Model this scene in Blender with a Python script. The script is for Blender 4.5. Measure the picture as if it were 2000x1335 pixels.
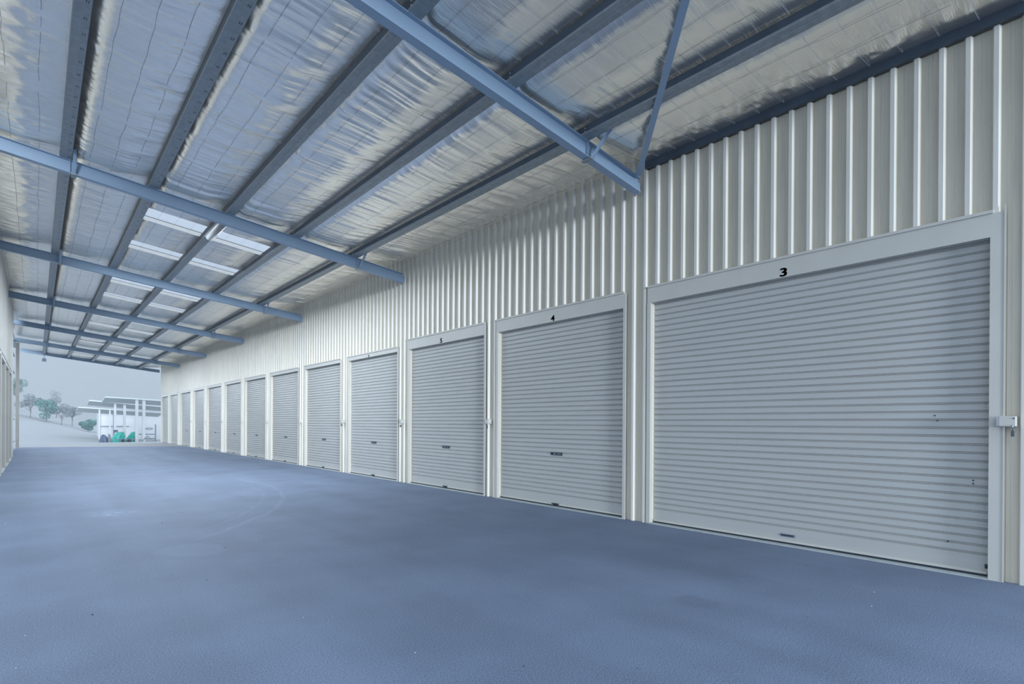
import bpy, bmesh, math, random
import numpy as np
from mathutils import Vector, Matrix

for o in list(bpy.data.objects):
    bpy.data.objects.remove(o, do_unlink=True)
S = bpy.context.scene
C = S.collection

# ------------------------------------------------------------------ camera
CAMH = 1.44
R2 = Vector((0.7478089934467086, -0.6638895828340541, 0.005686046486466317))
U2 = Vector((-0.003061310913445056, 0.005116317044084849, 0.9999822256797346))
FW = Vector((0.6639068742645401, 0.747813108406325, -0.0017936554736389546))
cd = bpy.data.cameras.new('camera')
cam = bpy.data.objects.new('camera', cd)
C.objects.link(cam)
cam.matrix_world = Matrix(((R2.x, U2.x, -FW.x, 0), (R2.y, U2.y, -FW.y, 0), (R2.z, U2.z, -FW.z, CAMH), (0, 0, 0, 1)))
cd.sensor_fit = 'HORIZONTAL'
cd.sensor_width = 36
cd.lens = 1046.175 / 2000 * 36
cd.shift_y = (829.53 - 667.5) / 2000
cd.clip_end = 1000
cd.clip_start = 0.02
S.camera = cam

# ------------------------------------------------------------------ sky
W = bpy.data.worlds.new('sky')
S.world = W
W.use_nodes = True
nt = W.node_tree
nt.nodes.clear()
SKY_COL = (0.415, 0.507, 0.615)
BACK, LEFT, ZEN = 0.7, 0.2, 2.4


def wn(t, **k):
    n = nt.nodes.new(t)
    for a, b in k.items():
        setattr(n, a, b)
    return n


tc = wn('ShaderNodeTexCoord')
sx = wn('ShaderNodeSeparateXYZ')
nt.links.new(tc.outputs['Generated'], sx.inputs[0])
m1 = wn('ShaderNodeMapRange', interpolation_type='SMOOTHSTEP')      # overcast sky, brightest on the side behind the camera
nt.links.new(sx.outputs['Y'], m1.inputs['Value'])
m1.inputs['From Min'].default_value = 0.25
m1.inputs['From Max'].default_value = -0.6
m1.inputs['To Min'].default_value = 0
m1.inputs['To Max'].default_value = BACK
m2 = wn('ShaderNodeMapRange', interpolation_type='SMOOTHSTEP')
nt.links.new(sx.outputs['Z'], m2.inputs['Value'])
m2.inputs['From Min'].default_value = 0.13
m2.inputs['From Max'].default_value = 0.6
m2.inputs['To Min'].default_value = 1
m2.inputs['To Max'].default_value = 1 + ZEN
ad = wn('ShaderNodeMath', operation='ADD')
nt.links.new(m1.outputs[0], ad.inputs[0])
nt.links.new(m2.outputs[0], ad.inputs[1])
m3 = wn('ShaderNodeMapRange', interpolation_type='SMOOTHSTEP')
nt.links.new(sx.outputs['X'], m3.inputs['Value'])
m3.inputs['From Min'].default_value = -0.35
m3.inputs['From Max'].default_value = -0.9
m3.inputs['To Min'].default_value = 0
m3.inputs['To Max'].default_value = LEFT
ad0 = ad
ad = wn('ShaderNodeMath', operation='ADD')
nt.links.new(ad0.outputs[0], ad.inputs[0])
nt.links.new(m3.outputs[0], ad.inputs[1])
bg = wn('ShaderNodeBackground')
bg.inputs['Color'].default_value = (*SKY_COL, 1)
nt.links.new(ad.outputs[0], bg.inputs['Strength'])
wo = wn('ShaderNodeOutputWorld')
nt.links.new(bg.outputs[0], wo.inputs[0])



def sun(name, d, strength, angle, col=(0.78, 0.89, 1.0)):
    l = bpy.data.lights.new(name, 'SUN')
    l.energy = strength
    l.angle = math.radians(angle)
    l.color = col
    o = bpy.data.objects.new(name, l)
    C.objects.link(o)
    o.rotation_mode = 'QUATERNION'
    o.rotation_quaternion = Vector(d).to_track_quat('-Z', 'Y')
    o.location = (0, -20, 20)


sun('back_fill', (0.22, 0.97, -0.04), 3.5, 10)          # added low fill from behind the camera, reaching deep into the hall
sun('far_fill', (0.20, -0.95, -0.09), 1.0, 20)     # added fill shining back down the hall from the far end

# added fill lamps under the translucent roof strips, boosting their daylight bay by bay
SKYW = 110.0
SKY = []
for b0 in (11.5, 18.2, 25.0, 31.85, 38.85):
    SKY += [(b0 + 1.22, b0 + 2.02), (b0 + 3.72, b0 + 4.42)]
for (a, b) in SKY:
  for xc_ in (2.12, 3.55):
    l = bpy.data.lights.new('skylight_fill', 'AREA')
    l.shape = 'RECTANGLE'
    l.size, l.size_y = 0.8, b - a - 0.05
    l.energy = 0.5 * SKYW * (2.2 if a < 18 else 1.2 if a < 25 else 1.2 if a < 31 else 1.4)
    l.color = (0.76, 0.88, 1.0)
    o = bpy.data.objects.new('skylight_fill', l)
    C.objects.link(o)
    o.location = (xc_, (a + b) / 2, 5.06 + 0.1113 * (6.6 - xc_) - 0.01)
    o.rotation_euler = (0, math.atan(0.1113), 0)

S.view_settings.view_transform = 'Standard'
S.view_settings.look = 'None'
S.view_settings.exposure = 0.0
S.view_settings.gamma = 1.0
S.view_settings.use_curve_mapping = False
try:
    S.cycles.max_bounces = 10
    S.cycles.diffuse_bounces = 6
    S.cycles.glossy_bounces = 5
except Exception:
    pass

# ------------------------------------------------------------------ materials


def mat(name, col, rough=0.5, metal=0.0, spec=0.5, var=0.0, vscale=3.0, vstretch=(1, 1, 1), bump=0.0, bscale=40.0, bstretch=(1, 1, 1), bdist=0.01):
    m = bpy.data.materials.new(name)
    m.use_nodes = True
    t = m.node_tree
    p = t.nodes['Principled BSDF']
    p.inputs['Base Color'].default_value = (*col, 1)
    p.inputs['Roughness'].default_value = rough
    p.inputs['Metallic'].default_value = metal
    p.inputs['Specular IOR Level'].default_value = spec
    tcn = t.nodes.new('ShaderNodeTexCoord')
    if var > 0:
        mp = t.nodes.new('ShaderNodeMapping')
        mp.inputs['Scale'].default_value = vstretch
        t.links.new(tcn.outputs['Object'], mp.inputs[0])
        n = t.nodes.new('ShaderNodeTexNoise')
        n.inputs['Scale'].default_value = vscale
        n.inputs['Detail'].default_value = 5
        t.links.new(mp.outputs[0], n.inputs['Vector'])
        r = t.nodes.new('ShaderNodeMapRange')
        r.inputs['From Min'].default_value = 0.3
        r.inputs['From Max'].default_value = 0.7
        r.inputs['To Min'].default_value = 1 - var
        r.inputs['To Max'].default_value = 1 + var
        t.links.new(n.outputs['Fac'], r.inputs['Value'])
        mx = t.nodes.new('ShaderNodeMix')
        mx.data_type = 'RGBA'
        mx.blend_type = 'MULTIPLY'
        mx.inputs['Factor'].default_value = 1
        mx.inputs['A'].default_value = (*col, 1)
        t.links.new(r.outputs[0], mx.inputs['B'])
        t.links.new(mx.outputs['Result'], p.inputs['Base Color'])
    if bump > 0:
        mp = t.nodes.new('ShaderNodeMapping')
        mp.inputs['Scale'].default_value = bstretch
        t.links.new(tcn.outputs['Object'], mp.inputs[0])
        n = t.nodes.new('ShaderNodeTexNoise')
        n.inputs['Scale'].default_value = bscale
        n.inputs['Detail'].default_value = 4
        t.links.new(mp.outputs[0], n.inputs['Vector'])
        b = t.nodes.new('ShaderNodeBump')
        b.inputs['Strength'].default_value = bump
        b.inputs['Distance'].default_value = bdist
        t.links.new(n.outputs['Fac'], b.inputs['Height'])
        t.links.new(b.outputs[0], p.inputs['Normal'])
    return m


M = {}
M['clad'] = mat('cream_cladding', (0.66, 0.635, 0.58), 0.42, spec=0.5, var=0.06, vscale=2.5, vstretch=(1, 6, 0.5))
_t = M['clad'].node_tree
_p = _t.nodes['Principled BSDF']
_src = _p.inputs['Base Color'].links[0].from_socket
_tc = _t.nodes.new('ShaderNodeTexCoord')
_sx = _t.nodes.new('ShaderNodeSeparateXYZ')
_t.links.new(_tc.outputs['Object'], _sx.inputs[0])
_g = _t.nodes.new('ShaderNodeMapRange')          # dust streaks in the pans, toned too for contrast with the ribs
_g.interpolation_type = 'SMOOTHSTEP'
_t.links.new(_sx.outputs['X'], _g.inputs['Value'])
_g.inputs['From Min'].default_value = 6.715
_g.inputs['From Max'].default_value = 6.736
_n = _t.nodes.new('ShaderNodeTexNoise')
_n.inputs['Scale'].default_value = 1.0
_n.inputs['Detail'].default_value = 4
_mp = _t.nodes.new('ShaderNodeMapping')
_mp.inputs['Scale'].default_value = (1, 14, 0.7)
_t.links.new(_tc.outputs['Object'], _mp.inputs[0])
_t.links.new(_mp.outputs[0], _n.inputs['Vector'])
_r = _t.nodes.new('ShaderNodeMapRange')
_r.inputs['From Min'].default_value = 0.3
_r.inputs['From Max'].default_value = 0.65
_r.inputs['To Min'].default_value = 0.7
_r.inputs['To Max'].default_value = 1.0
_t.links.new(_n.outputs['Fac'], _r.inputs['Value'])
_mm = _t.nodes.new('ShaderNodeMath')
_mm.operation = 'MULTIPLY'
_t.links.new(_g.outputs[0], _mm.inputs[0])
_t.links.new(_r.outputs[0], _mm.inputs[1])
_mx = _t.nodes.new('ShaderNodeMix')
_mx.data_type = 'RGBA'
_mx.blend_type = 'MULTIPLY'
_t.links.new(_mm.outputs[0], _mx.inputs['Factor'])
_t.links.new(_src, _mx.inputs['A'])
_mx.inputs['B'].default_value = (0.97, 0.91, 0.80, 1)
_t.links.new(_mx.outputs['Result'], _p.inputs['Base Color'])
M['cream'] = mat('cream_flashing', (0.55, 0.53, 0.485), 0.42, var=0.03)
M['curtain'] = mat('door_slats', (0.455, 0.45, 0.432), 0.38, var=0.03, vscale=2, vstretch=(1, 0.6, 6))
M['paint'] = mat('grey_blue_paint', (0.27, 0.365, 0.485), 0.45, var=0.04, vscale=1.5)
M['galv'] = mat('galvanised', (0.28, 0.31, 0.335), 0.42, metal=0.35, var=0.12, vscale=14)
M['band_dark'] = mat('dark_band_shade', (0.06, 0.078, 0.105), 0.55, var=0.15, vscale=5)  # dark colour stands in for the dark bands reflected in the foil
M['dark'] = mat('dark_plastic', (0.02, 0.03, 0.045), 0.5)
M['num'] = mat('number_black', (0.010, 0.014, 0.025), 0.6)
M['steel'] = mat('bare_steel', (0.5, 0.52, 0.55), 0.3, metal=0.9)
M['brass'] = mat('padlock_body', (0.10, 0.11, 0.13), 0.35, metal=0.5)
M['wire'] = mat('dark_wire', (0.10, 0.11, 0.13), 0.5, metal=0.3)
M['wirew'] = mat('glint_wire', (0.75, 0.77, 0.80), 0.4, metal=0.1)  # pale colour stands in for the glint on galvanised wire
M['lamp'] = mat('lamp_diffuser', (0.22, 0.225, 0.23), 0.4)
M['sill'] = mat('concrete_sill', (0.42, 0.45, 0.45), 0.8, var=0.1, vscale=8)
M['ground'] = mat('pale_ground', (0.32, 0.325, 0.33), 0.95, spec=0.1, var=0.02, vscale=0.3)
M['white'] = mat('white_sheet', (0.62, 0.62, 0.62), 0.6)
M['tin'] = mat('tin_roof', (0.58, 0.62, 0.62), 0.6)
M['tarp'] = mat('green_tarpaulin', (0.02, 0.36, 0.28), 0.45, var=0.25, vscale=3)
M['gcover'] = mat('grey_cover', (0.10, 0.13, 0.2), 0.7, var=0.2)
M['junk'] = mat('grey_metal', (0.16, 0.19, 0.26), 0.6)
M['leafA'] = mat('foliage_green', (0.17, 0.27, 0.25), 0.8, var=0.35, vscale=1.5)
M['leafB'] = mat('foliage_teal', (0.11, 0.24, 0.23), 0.8, var=0.35, vscale=1.5)
M['leafC'] = mat('foliage_pale', (0.24, 0.27, 0.29), 0.8, var=0.3, vscale=1.5)
M['bark'] = mat('bark', (0.16, 0.16, 0.17), 0.9)
M['tyre'] = mat('rubber', (0.03, 0.03, 0.035), 0.7)
M['grit'] = mat('grit', (0.55, 0.55, 0.52), 0.8)
M['gritd'] = mat('grit_dark', (0.04, 0.05, 0.07), 0.8)

# foil
m = bpy.data.materials.new('foil_blanket')
m.use_nodes = True
t = m.node_tree
p = t.nodes['Principled BSDF']
p.inputs['Base Color'].default_value = (0.98, 0.93, 0.86, 1)
p.inputs['Metallic'].default_value = 0.94
p.inputs['Roughness'].default_value = 0.25
tcn = t.nodes.new('ShaderNodeTexCoord')
prev = None
for sc, st, di in (((1.2, 16, 1), 1.0, 0.0045), ((3.5, 60, 5), 1.0, 0.0024), ((26, 38, 26), 0.8, 0.0014)):
    mp = t.nodes.new('ShaderNodeMapping')
    mp.inputs['Scale'].default_value = sc
    mp.inputs['Rotation'].default_value = (0, 0, 0.10)
    t.links.new(tcn.outputs['Object'], mp.inputs[0])
    n = t.nodes.new('ShaderNodeTexNoise')
    n.inputs['Scale'].default_value = 1
    n.inputs['Detail'].default_value = 3
    n.inputs['Distortion'].default_value = 0.5
    t.links.new(mp.outputs[0], n.inputs['Vector'])
    b = t.nodes.new('ShaderNodeBump')
    b.inputs['Strength'].default_value = st
    b.inputs['Distance'].default_value = di
    t.links.new(n.outputs['Fac'], b.inputs['Height'])
    if prev:
        t.links.new(prev.outputs[0], b.inputs['Normal'])
    prev = b
t.links.new(prev.outputs[0], p.inputs['Normal'])
M['foil'] = m

# translucent roof sheet
m = bpy.data.materials.new('translucent_sheet')
m.use_nodes = True
t = m.node_tree
t.nodes.clear()
tr = t.nodes.new('ShaderNodeBsdfTranslucent')
tr.inputs['Color'].default_value = (0.42, 0.42, 0.43, 1)
oo = t.nodes.new('ShaderNodeOutputMaterial')
t.links.new(tr.outputs[0], oo.inputs[0])
M['sheet'] = m


# asphalt
def asphalt():
    m = bpy.data.materials.new('asphalt')
    m.use_nodes = True
    t = m.node_tree
    N, L = t.nodes, t.links
    p = N['Principled BSDF']
    p.inputs['Roughness'].default_value = 0.70
    p.inputs['Specular IOR Level'].default_value = 0.35
    tcn = N.new('ShaderNodeTexCoord')

    def math_(op, a, b=None, c=None):
        n = N.new('ShaderNodeMath')
        n.operation = op
        for i, v in enumerate((a, b, c)):
            if v is None:
                continue
            if isinstance(v, (int, float)):
                n.inputs[i].default_value = v
            else:
                L.new(v, n.inputs[i])
        return n.outputs[0]

    def noise(scale, detail=4, stretch=(1, 1, 1), rot=0.0):
        mp = N.new('ShaderNodeMapping')
        mp.inputs['Scale'].default_value = stretch
        mp.inputs['Rotation'].default_value = (0, 0, rot)
        L.new(tcn.outputs['Object'], mp.inputs[0])
        n = N.new('ShaderNodeTexNoise')
        n.inputs['Scale'].default_value = scale
        n.inputs['Detail'].default_value = detail
        L.new(mp.outputs[0], n.inputs['Vector'])
        return n.outputs['Fac']

    def ss(v, a, b, lo=0.0, hi=1.0):
        n = N.new('ShaderNodeMapRange')
        n.interpolation_type = 'SMOOTHSTEP'
        L.new(v, n.inputs['Value'])
        n.inputs['From Min'].default_value = a
        n.inputs['From Max'].default_value = b
        n.inputs['To Min'].default_value = lo
        n.inputs['To Max'].default_value = hi
        return n.outputs[0]
    sep = N.new('ShaderNodeSeparateXYZ')
    L.new(tcn.outputs['Object'], sep.inputs[0])
    X, Y = sep.outputs['X'], sep.outputs['Y']
    fine = noise(110, 3)
    mid = noise(1.1, 6)
    tracks = noise(1.0, 3, (1.3, 0.06, 1))
    big = noise(0.28, 3)
    v = math_('ADD', math_('ADD', ss(fine, 0.3, 0.7, 0.70, 1.30), ss(mid, 0.3, 0.7, -0.07, 0.07)),
              math_('ADD', ss(tracks, 0.35, 0.65, -0.05, 0.06), ss(big, 0.35, 0.65, -0.05, 0.05)))
    # tyre arc scuffs and the worn patch
    wob = ss(noise(2.2, 3), 0.2, 0.8, -0.12, 0.12)

    def ring(cx, cy, r, w, a0, amp):
        dx = math_('SUBTRACT', X, cx)
        dy = math_('SUBTRACT', Y, cy)
        d = math_('SQRT', math_('ADD', math_('MULTIPLY', dx, dx), math_('MULTIPLY', dy, dy)))
        e = math_('ABSOLUTE', math_('SUBTRACT', math_('ADD', d, math_('MULTIPLY', wob, 0.4)), r))
        band = ss(e, 0.0, w, amp, 0.0)
        keep = ss(dy, a0, a0 + 0.8, 1, 0) if a0 is not None else None
        side = ss(X, 1.35, 1.75, 0, 1)
        band = math_('MULTIPLY', band, side)
        if keep is not None:
            band = math_('MULTIPLY', band, keep)
        return band
    r1 = ring(ARC[0], ARC[1], ARC[2], 0.07, 0.9, 0.16)
    r2 = ring(ARC[0] - 0.12, ARC[1] + 0.05, ARC[2] - 0.22, 0.05, 0.5, 0.10)
    dx = math_('SUBTRACT', X, 1.28)
    dy = math_('SUBTRACT', Y, 6.92)
    dp = math_('ADD', math_('MULTIPLY', dx, dx), math_('MULTIPLY', math_('MULTIPLY', dy, dy), 0.55))
    patch = ss(math_('ADD', math_('SQRT', dp), math_('MULTIPLY', wob, 0.9)), 0.22, 0.36, 0.14, 0.0)
    dx = math_('SUBTRACT', X, 0.9)
    dy = math_('SUBTRACT', Y, 10.45)
    d2 = math_('SQRT', math_('ADD', math_('MULTIPLY', dx, dx), math_('MULTIPLY', dy, dy)))
    spot = math_('MULTIPLY', ss(d2, 0.1, 0.45, 0.45, 0), ss(noise(9, 2), 0.52, 0.6, 0, 1))
    dx = math_('SUBTRACT', X, 4.03)
    dy = math_('SUBTRACT', Y, 2.33)
    d3 = math_('SQRT', math_('ADD', math_('MULTIPLY', dx, dx), math_('MULTIPLY', dy, dy)))
    oil = ss(math_('ADD', d3, wob), 0.08, 0.22, -0.12, 0.0)
    v = math_('ADD', v, math_('ADD', math_('ADD', r1, r2), math_('ADD', patch, math_('ADD', spot, oil))))
    col = N.new('ShaderNodeMix')
    col.data_type = 'RGBA'
    col.blend_type = 'MULTIPLY'
    col.inputs['Factor'].default_value = 1
    col.inputs['A'].default_value = (*ASPH, 1)
    cb = N.new('ShaderNodeCombineColor')
    for i in range(3):
        L.new(v, cb.inputs[i])
    L.new(cb.outputs[0], col.inputs['B'])
    # specks of pale and dark aggregate
    vo = N.new('ShaderNodeTexVoronoi')
    vo.inputs['Scale'].default_value = 42
    L.new(tcn.outputs['Object'], vo.inputs['Vector'])
    sepc = N.new('ShaderNodeSeparateColor')
    L.new(vo.outputs['Color'], sepc.inputs[0])
    near = ss(vo.outputs['Distance'], 0.10, 0.16, 1, 0)
    pale = math_('MULTIPLY', near, math_('GREATER_THAN', sepc.outputs[0], 0.93))
    mx2 = N.new('ShaderNodeMix')
    mx2.data_type = 'RGBA'
    L.new(pale, mx2.inputs['Factor'])
    L.new(col.outputs['Result'], mx2.inputs['A'])
    mx2.inputs['B'].default_value = (0.3, 0.36, 0.44, 1)
    dk = math_('MULTIPLY', near, math_('LESS_THAN', sepc.outputs[0], 0.12))
    mx3 = N.new('ShaderNodeMix')
    mx3.data_type = 'RGBA'
    L.new(dk, mx3.inputs['Factor'])
    L.new(mx2.outputs['Result'], mx3.inputs['A'])
    mx3.inputs['B'].default_value = (0.05, 0.075, 0.12, 1)
    L.new(mx3.outputs['Result'], p.inputs['Base Color'])
    b = N.new('ShaderNodeBump')
    b.inputs['Strength'].default_value = 0.5
    b.inputs['Distance'].default_value = 0.004
    L.new(fine, b.inputs['Height'])
    L.new(b.outputs[0], p.inputs['Normal'])
    return m


ARC = (0.55, 10.9, 3.28)
_pts = np.array([(1.582, 7.516), (1.796, 7.746), (2.057, 8.122), (2.4, 8.568), (2.765, 9.049), (3.194, 9.757), (3.495, 10.336), (3.687, 11.022), (3.785, 11.566)])
_A = np.c_[2 * _pts, np.ones(len(_pts))]
_s = np.linalg.lstsq(_A, (_pts ** 2).sum(1), rcond=None)[0]
ARC = (float(_s[0]), float(_s[1]), float(math.sqrt(_s[2] + _s[0] ** 2 + _s[1] ** 2)))
ASPH = (0.150, 0.188, 0.265)
M['asphalt'] = asphalt()


# ------------------------------------------------------------------ mesh helpers
class MB:
    def __init__(s):
        s.v, s.f = [], []

    def box(s, x0, x1, y0, y1, z0, z1):
        b = len(s.v)
        s.v += [(x0, y0, z0), (x1, y0, z0), (x1, y1, z0), (x0, y1, z0), (x0, y0, z1), (x1, y0, z1), (x1, y1, z1), (x0, y1, z1)]
        s.f += [tuple(b + i for i in q) for q in ((0, 3, 2, 1), (4, 5, 6, 7), (0, 1, 5, 4), (1, 2, 6, 5), (2, 3, 7, 6), (3, 0, 4, 7))]
        return s

    def prism(s, prof, a, b, axis='y'):
        """closed profile swept from a to b; prof points are the two other coordinates"""
        n = len(prof)
        k = len(s.v)
        for t_ in (a, b):
            for (u, w) in prof:
                s.v.append({'y': (u, t_, w), 'x': (t_, u, w), 'z': (u, w, t_)}[axis])
        for i in range(n):
            j = (i + 1) % n
            s.f.append((k + i, k + j, k + n + j, k + n + i))
        s.f.append(tuple(k + i for i in range(n - 1, -1, -1)))
        s.f.append(tuple(k + n + i for i in range(n)))
        return s

    def bar(s, p, q, w, h, up=Vector((0, 0, 1))):
        p, q = Vector(p), Vector(q)
        d = (q - p).normalized()
        r = d.cross(up)
        if r.length < 1e-4:
            r = d.cross(Vector((1, 0, 0)))
        r.normalize()
        u = r.cross(d).normalized()
        b = len(s.v)
        for c in (p, q):
            for (i, j) in ((-1, -1), (1, -1), (1, 1), (-1, 1)):
                s.v.append(tuple(c + r * i * w / 2 + u * j * h / 2))
        s.f += [tuple(b + i for i in z) for z in ((0, 3, 2, 1), (4, 5, 6, 7), (0, 1, 5, 4), (1, 2, 6, 5), (2, 3, 7, 6), (3, 0, 4, 7))]
        return s

    def tube(s, pts, r, n=6, r1=None):
        pts = [Vector(a) for a in pts]
        rings = []
        for i, c in enumerate(pts):
            d = (pts[min(i + 1, len(pts) - 1)] - pts[max(i - 1, 0)]).normalized()
            a = d.cross(Vector((0, 0, 1)))
            if a.length < 1e-3:
                a = d.cross(Vector((1, 0, 0)))
            a.normalize()
            b = d.cross(a)
            rr = r if r1 is None else r + (r1 - r) * i / (len(pts) - 1)
            k = len(s.v)
            for j in range(n):
                th = 2 * math.pi * j / n
                s.v.append(tuple(c + a * rr * math.cos(th) + b * rr * math.sin(th)))
            rings.append(k)
        for a, b in zip(rings, rings[1:]):
            for j in range(n):
                j2 = (j + 1) % n
                s.f.append((a + j, a + j2, b + j2, b + j))
        s.f.append(tuple(rings[0] + j for j in range(n - 1, -1, -1)))
        s.f.append(tuple(rings[-1] + j for j in range(n)))
        return s

    def sheet(s, rows):
        """grid: list of rows of points"""
        k = len(s.v)
        nc = len(rows[0])
        for r in rows:
            s.v += [tuple(q) for q in r]
        for i in range(len(rows) - 1):
            for j in range(nc - 1):
                a = k + i * nc + j
                s.f.append((a, a + 1, a + nc + 1, a + nc))
        return s

    def build(s, name, m, parent=None, smooth=False, origin=None):
        me = bpy.data.meshes.new(name)
        v = s.v
        if origin is not None:
            v = [(a[0] - origin[0], a[1] - origin[1], a[2] - origin[2]) for a in v]
        me.from_pydata(v, [], s.f)
        me.validate()
        bm = bmesh.new()
        bm.from_mesh(me)
        bmesh.ops.recalc_face_normals(bm, faces=bm.faces)
        bm.to_mesh(me)
        bm.free()
        me.materials.append(m)
        if smooth:
            for q in me.polygons:
                q.use_smooth = True
        o = bpy.data.objects.new(name, me)
        C.objects.link(o)
        if origin is not None and parent is None:
            o.location = origin
        if parent is not None:
            o.parent = parent
        return o


def tag(o, label=None, cat=None, group=None, kind=None):
    if label:
        o['label'] = label
    if cat:
        o['category'] = cat
    if group:
        o['group'] = group
    if kind:
        o['kind'] = kind
    return o


def empty(name, loc, label, cat, group=None):
    o = bpy.data.objects.new(name, None)
    o.empty_display_size = 0.1
    C.objects.link(o)
    o.location = loc
    return tag(o, label, cat, group, 'thing')


def part(mb, name, m, root, smooth=False):
    """mb is in world coordinates, root unrotated: store relative to root"""
    l = root.location
    if root.parent is not None:
        l = Vector((0, 0, 0))
    o = mb.build(name, m, root, smooth, origin=WORLD_OF[root.name])
    WORLD_OF[o.name] = WORLD_OF[root.name]
    return o


WORLD_OF = {}


def thing(name, loc, label, cat, group=None):
    o = empty(name, loc, label, cat, group)
    WORLD_OF[o.name] = tuple(loc)
    return o


# ------------------------------------------------------------------ measures
XW = 6.70            # crest line and flashing face of the right wall
XP = 6.742           # pan of the cladding
XC = 6.785           # door curtain
HEAD = 3.22
PITCH = 0.2034
Y0, Y1 = -0.5, 45.7
SL = 0.1113


def zr(x):           # top of the rafters
    return 5.06 + SL * (6.6 - x)


DOORS = [(-3.3, -0.0, 0.25), (0.79, 4.51, 0.25), (5.00, 7.97, 0.25), (8.40, 11.30, 0.25), (11.85, 14.64, 0.13), (15.20, 17.98, 0.13), (18.62, 21.50, 0.13),
         (22.12, 24.87, 0.13), (25.50, 28.17, 0.13), (28.85, 31.72, 0.13), (32.42, 34.98, 0.13), (35.80, 38.62, 0.13), (39.62, 42.1, 0.13), (42.9, 45.2, 0.13)]
DOORS = DOORS[1:]
LDOORS = [(14.95, 17.1, 0.13), (17.7, 19.85, 0.13), (20.45, 22.60, 0.13), (23.20, 25.37, 0.13), (25.95, 28.05, 0.13)]


# ------------------------------------------------------------------ setting: floor and ground
mb = MB()
ys = [-12, 0, 10, 20, 30, 36.5]
mb.sheet([[(-0.83, y, 0), (3, y, 0), (6.74, y, 0)] for y in ys] + [[(-0.83, 40.4, 0), (3, 38.7, 0), (6.74, 37.2, 0)]])
tag(mb.build('floor', M['asphalt']), kind='structure')


def zg(x, y):
    if y < 44:
        return -0.015
    z = -0.015 - 0.027 * (min(y, 84) - 44)
    if y > 70:
        k = (y - 70) / 40
        side = max(0.0, 7.4 - x)
        side = min(side, 40)
        z += k * (0.9 + side * 0.29) * (1 / (1 + math.exp((x - 12) / 2)))
        z += 0.10 * math.sin(x * 0.9 + y * 0.3) * min(1, k)
    return z


gx = [-200, -120, -60, -40, -30, -22] + list(np.arange(-18, 24, 1.5)) + [26, 34, 50, 100, 200]
gy = [-200, -80, -30, -12, 0, 20, 44] + list(np.arange(46, 130, 3.0)) + [150, 200, 300]
mb = MB()
mb.sheet([[(x, y, zg(x, min(y, 132))) for x in gx] for y in gy])
tag(mb.build('ground', M['ground'], smooth=True), kind='structure')


# ------------------------------------------------------------------ cladding
def profile(y0, y1, phase, sgn, xface, detail=True):
    """(x, y) points of trapezoid cladding between y0 and y1; sgn=-1 ribs towards -x"""
    pts = []
    k = math.floor((y0 - phase) / PITCH) - 1
    xp = xface - sgn * (XP - XW)
    raw = []
    while True:
        c = phase + k * PITCH
        if c - 0.1 > y1:
            break
        raw += [(xp, c - 0.036), (xface, c - 0.018), (xface + sgn * -0.0, c + 0.018), (xp, c + 0.036)]
        if detail:
            for q in (0.085, 0.118):
                raw += [(xp, c + q - 0.006), (xp + sgn * 0.0035, c + q), (xp, c + q + 0.006)]
        k += 1
    for i in range(len(raw) - 1):
        (xa, ya), (xb, yb) = raw[i], raw[i + 1]
        if yb < y0 or ya > y1:
            continue
        for (x, y) in ((xa, ya), (xb, yb)):
            if y0 <= y <= y1:
                if not pts or pts[-1] != (x, y):
                    pts.append((x, y))
            else:
                yy = y0 if y < y0 else y1
                tt = (yy - ya) / (yb - ya) if yb != ya else 0
                q = (xa + (xb - xa) * tt, yy)
                if not pts or pts[-1] != q:
                    pts.append(q)
    return pts


def clad(mb, y0, y1, z0, ztop, phase, sgn, xface):
    pr = profile(y0, y1, phase, sgn, xface)
    if len(pr) < 2:
        return
    zt = ztop if callable(ztop) else (lambda y: ztop)
    mb.sheet([[(x, y, z0) for x, y in pr], [(x, y, zt(y)) for x, y in pr]])


def wall_top(y):
    return 5.19 if y < 4.62 else 5.36


PH = 4.62
mb = MB()
cur = Y0
for (a, b, hh) in DOORS:
    clad(mb, cur, a, 0.0, wall_top, PH, -1, XW)           # pier
    clad(mb, a, b, HEAD + hh - 0.015, wall_top, PH, -1, XW)     # over the header
    cur = b
clad(mb, cur, Y1, 0.0, wall_top, PH, -1, XW)
# backing so that no light leaks
mb.box(6.80, 6.90, Y0, 4.62, 0, 5.30)
mb.box(6.86, 6.90, 4.62, Y1, 0, 5.36)
mb.box(6.74, 6.90, Y0 - 0.02, Y0, 0, 5.2)
mb.box(6.74, 6.90, Y1 - 0.005, Y1 + 0.02, 0, 5.4)
for (a, b, hh) in DOORS:
    for q in (a, b):
        mb.box(XP + 0.001, 6.87, q - 0.004, q + 0.004, 0, HEAD + hh)
wr = tag(mb.build('wall_right', M['clad']), kind='structure')

XL = -0.72
LY0, LY1 = 11.0, 30.1  # wall left open nearer the camera so extra daylight comes in
mb = MB()
cur = LY0
for (a, b, hh) in LDOORS:
    clad(mb, cur, a, 0.0, 6.1, 0.1, 1, XL)
    clad(mb, a, b, HEAD + hh - 0.1, 6.1, 0.1, 1, XL)
    cur = b
clad(mb, cur, LY1, 0.0, 6.1, 0.1, 1, XL)
mb.box(-0.95, -0.90, LY0, LY1, 0, 6.2)
mb.box(-0.92, XL - 0.04, LY0 - 0.02, LY0, 0, 6.1)
mb.box(-0.92, XL - 0.04, LY1 - 0.01, LY1 + 0.02, 0, 6.1)
tag(mb.build('wall_left', M['clad']), kind='structure')

# open frame past the end of the left wall
mb = MB()
mb.box(-1.25, -1.20, LY1 + 0.05, 38.5, 0.02, 5.9)
tag(mb.build('trim_1', M['white']), kind='structure')


# ------------------------------------------------------------------ roller doors
PC = 0.0805


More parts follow.
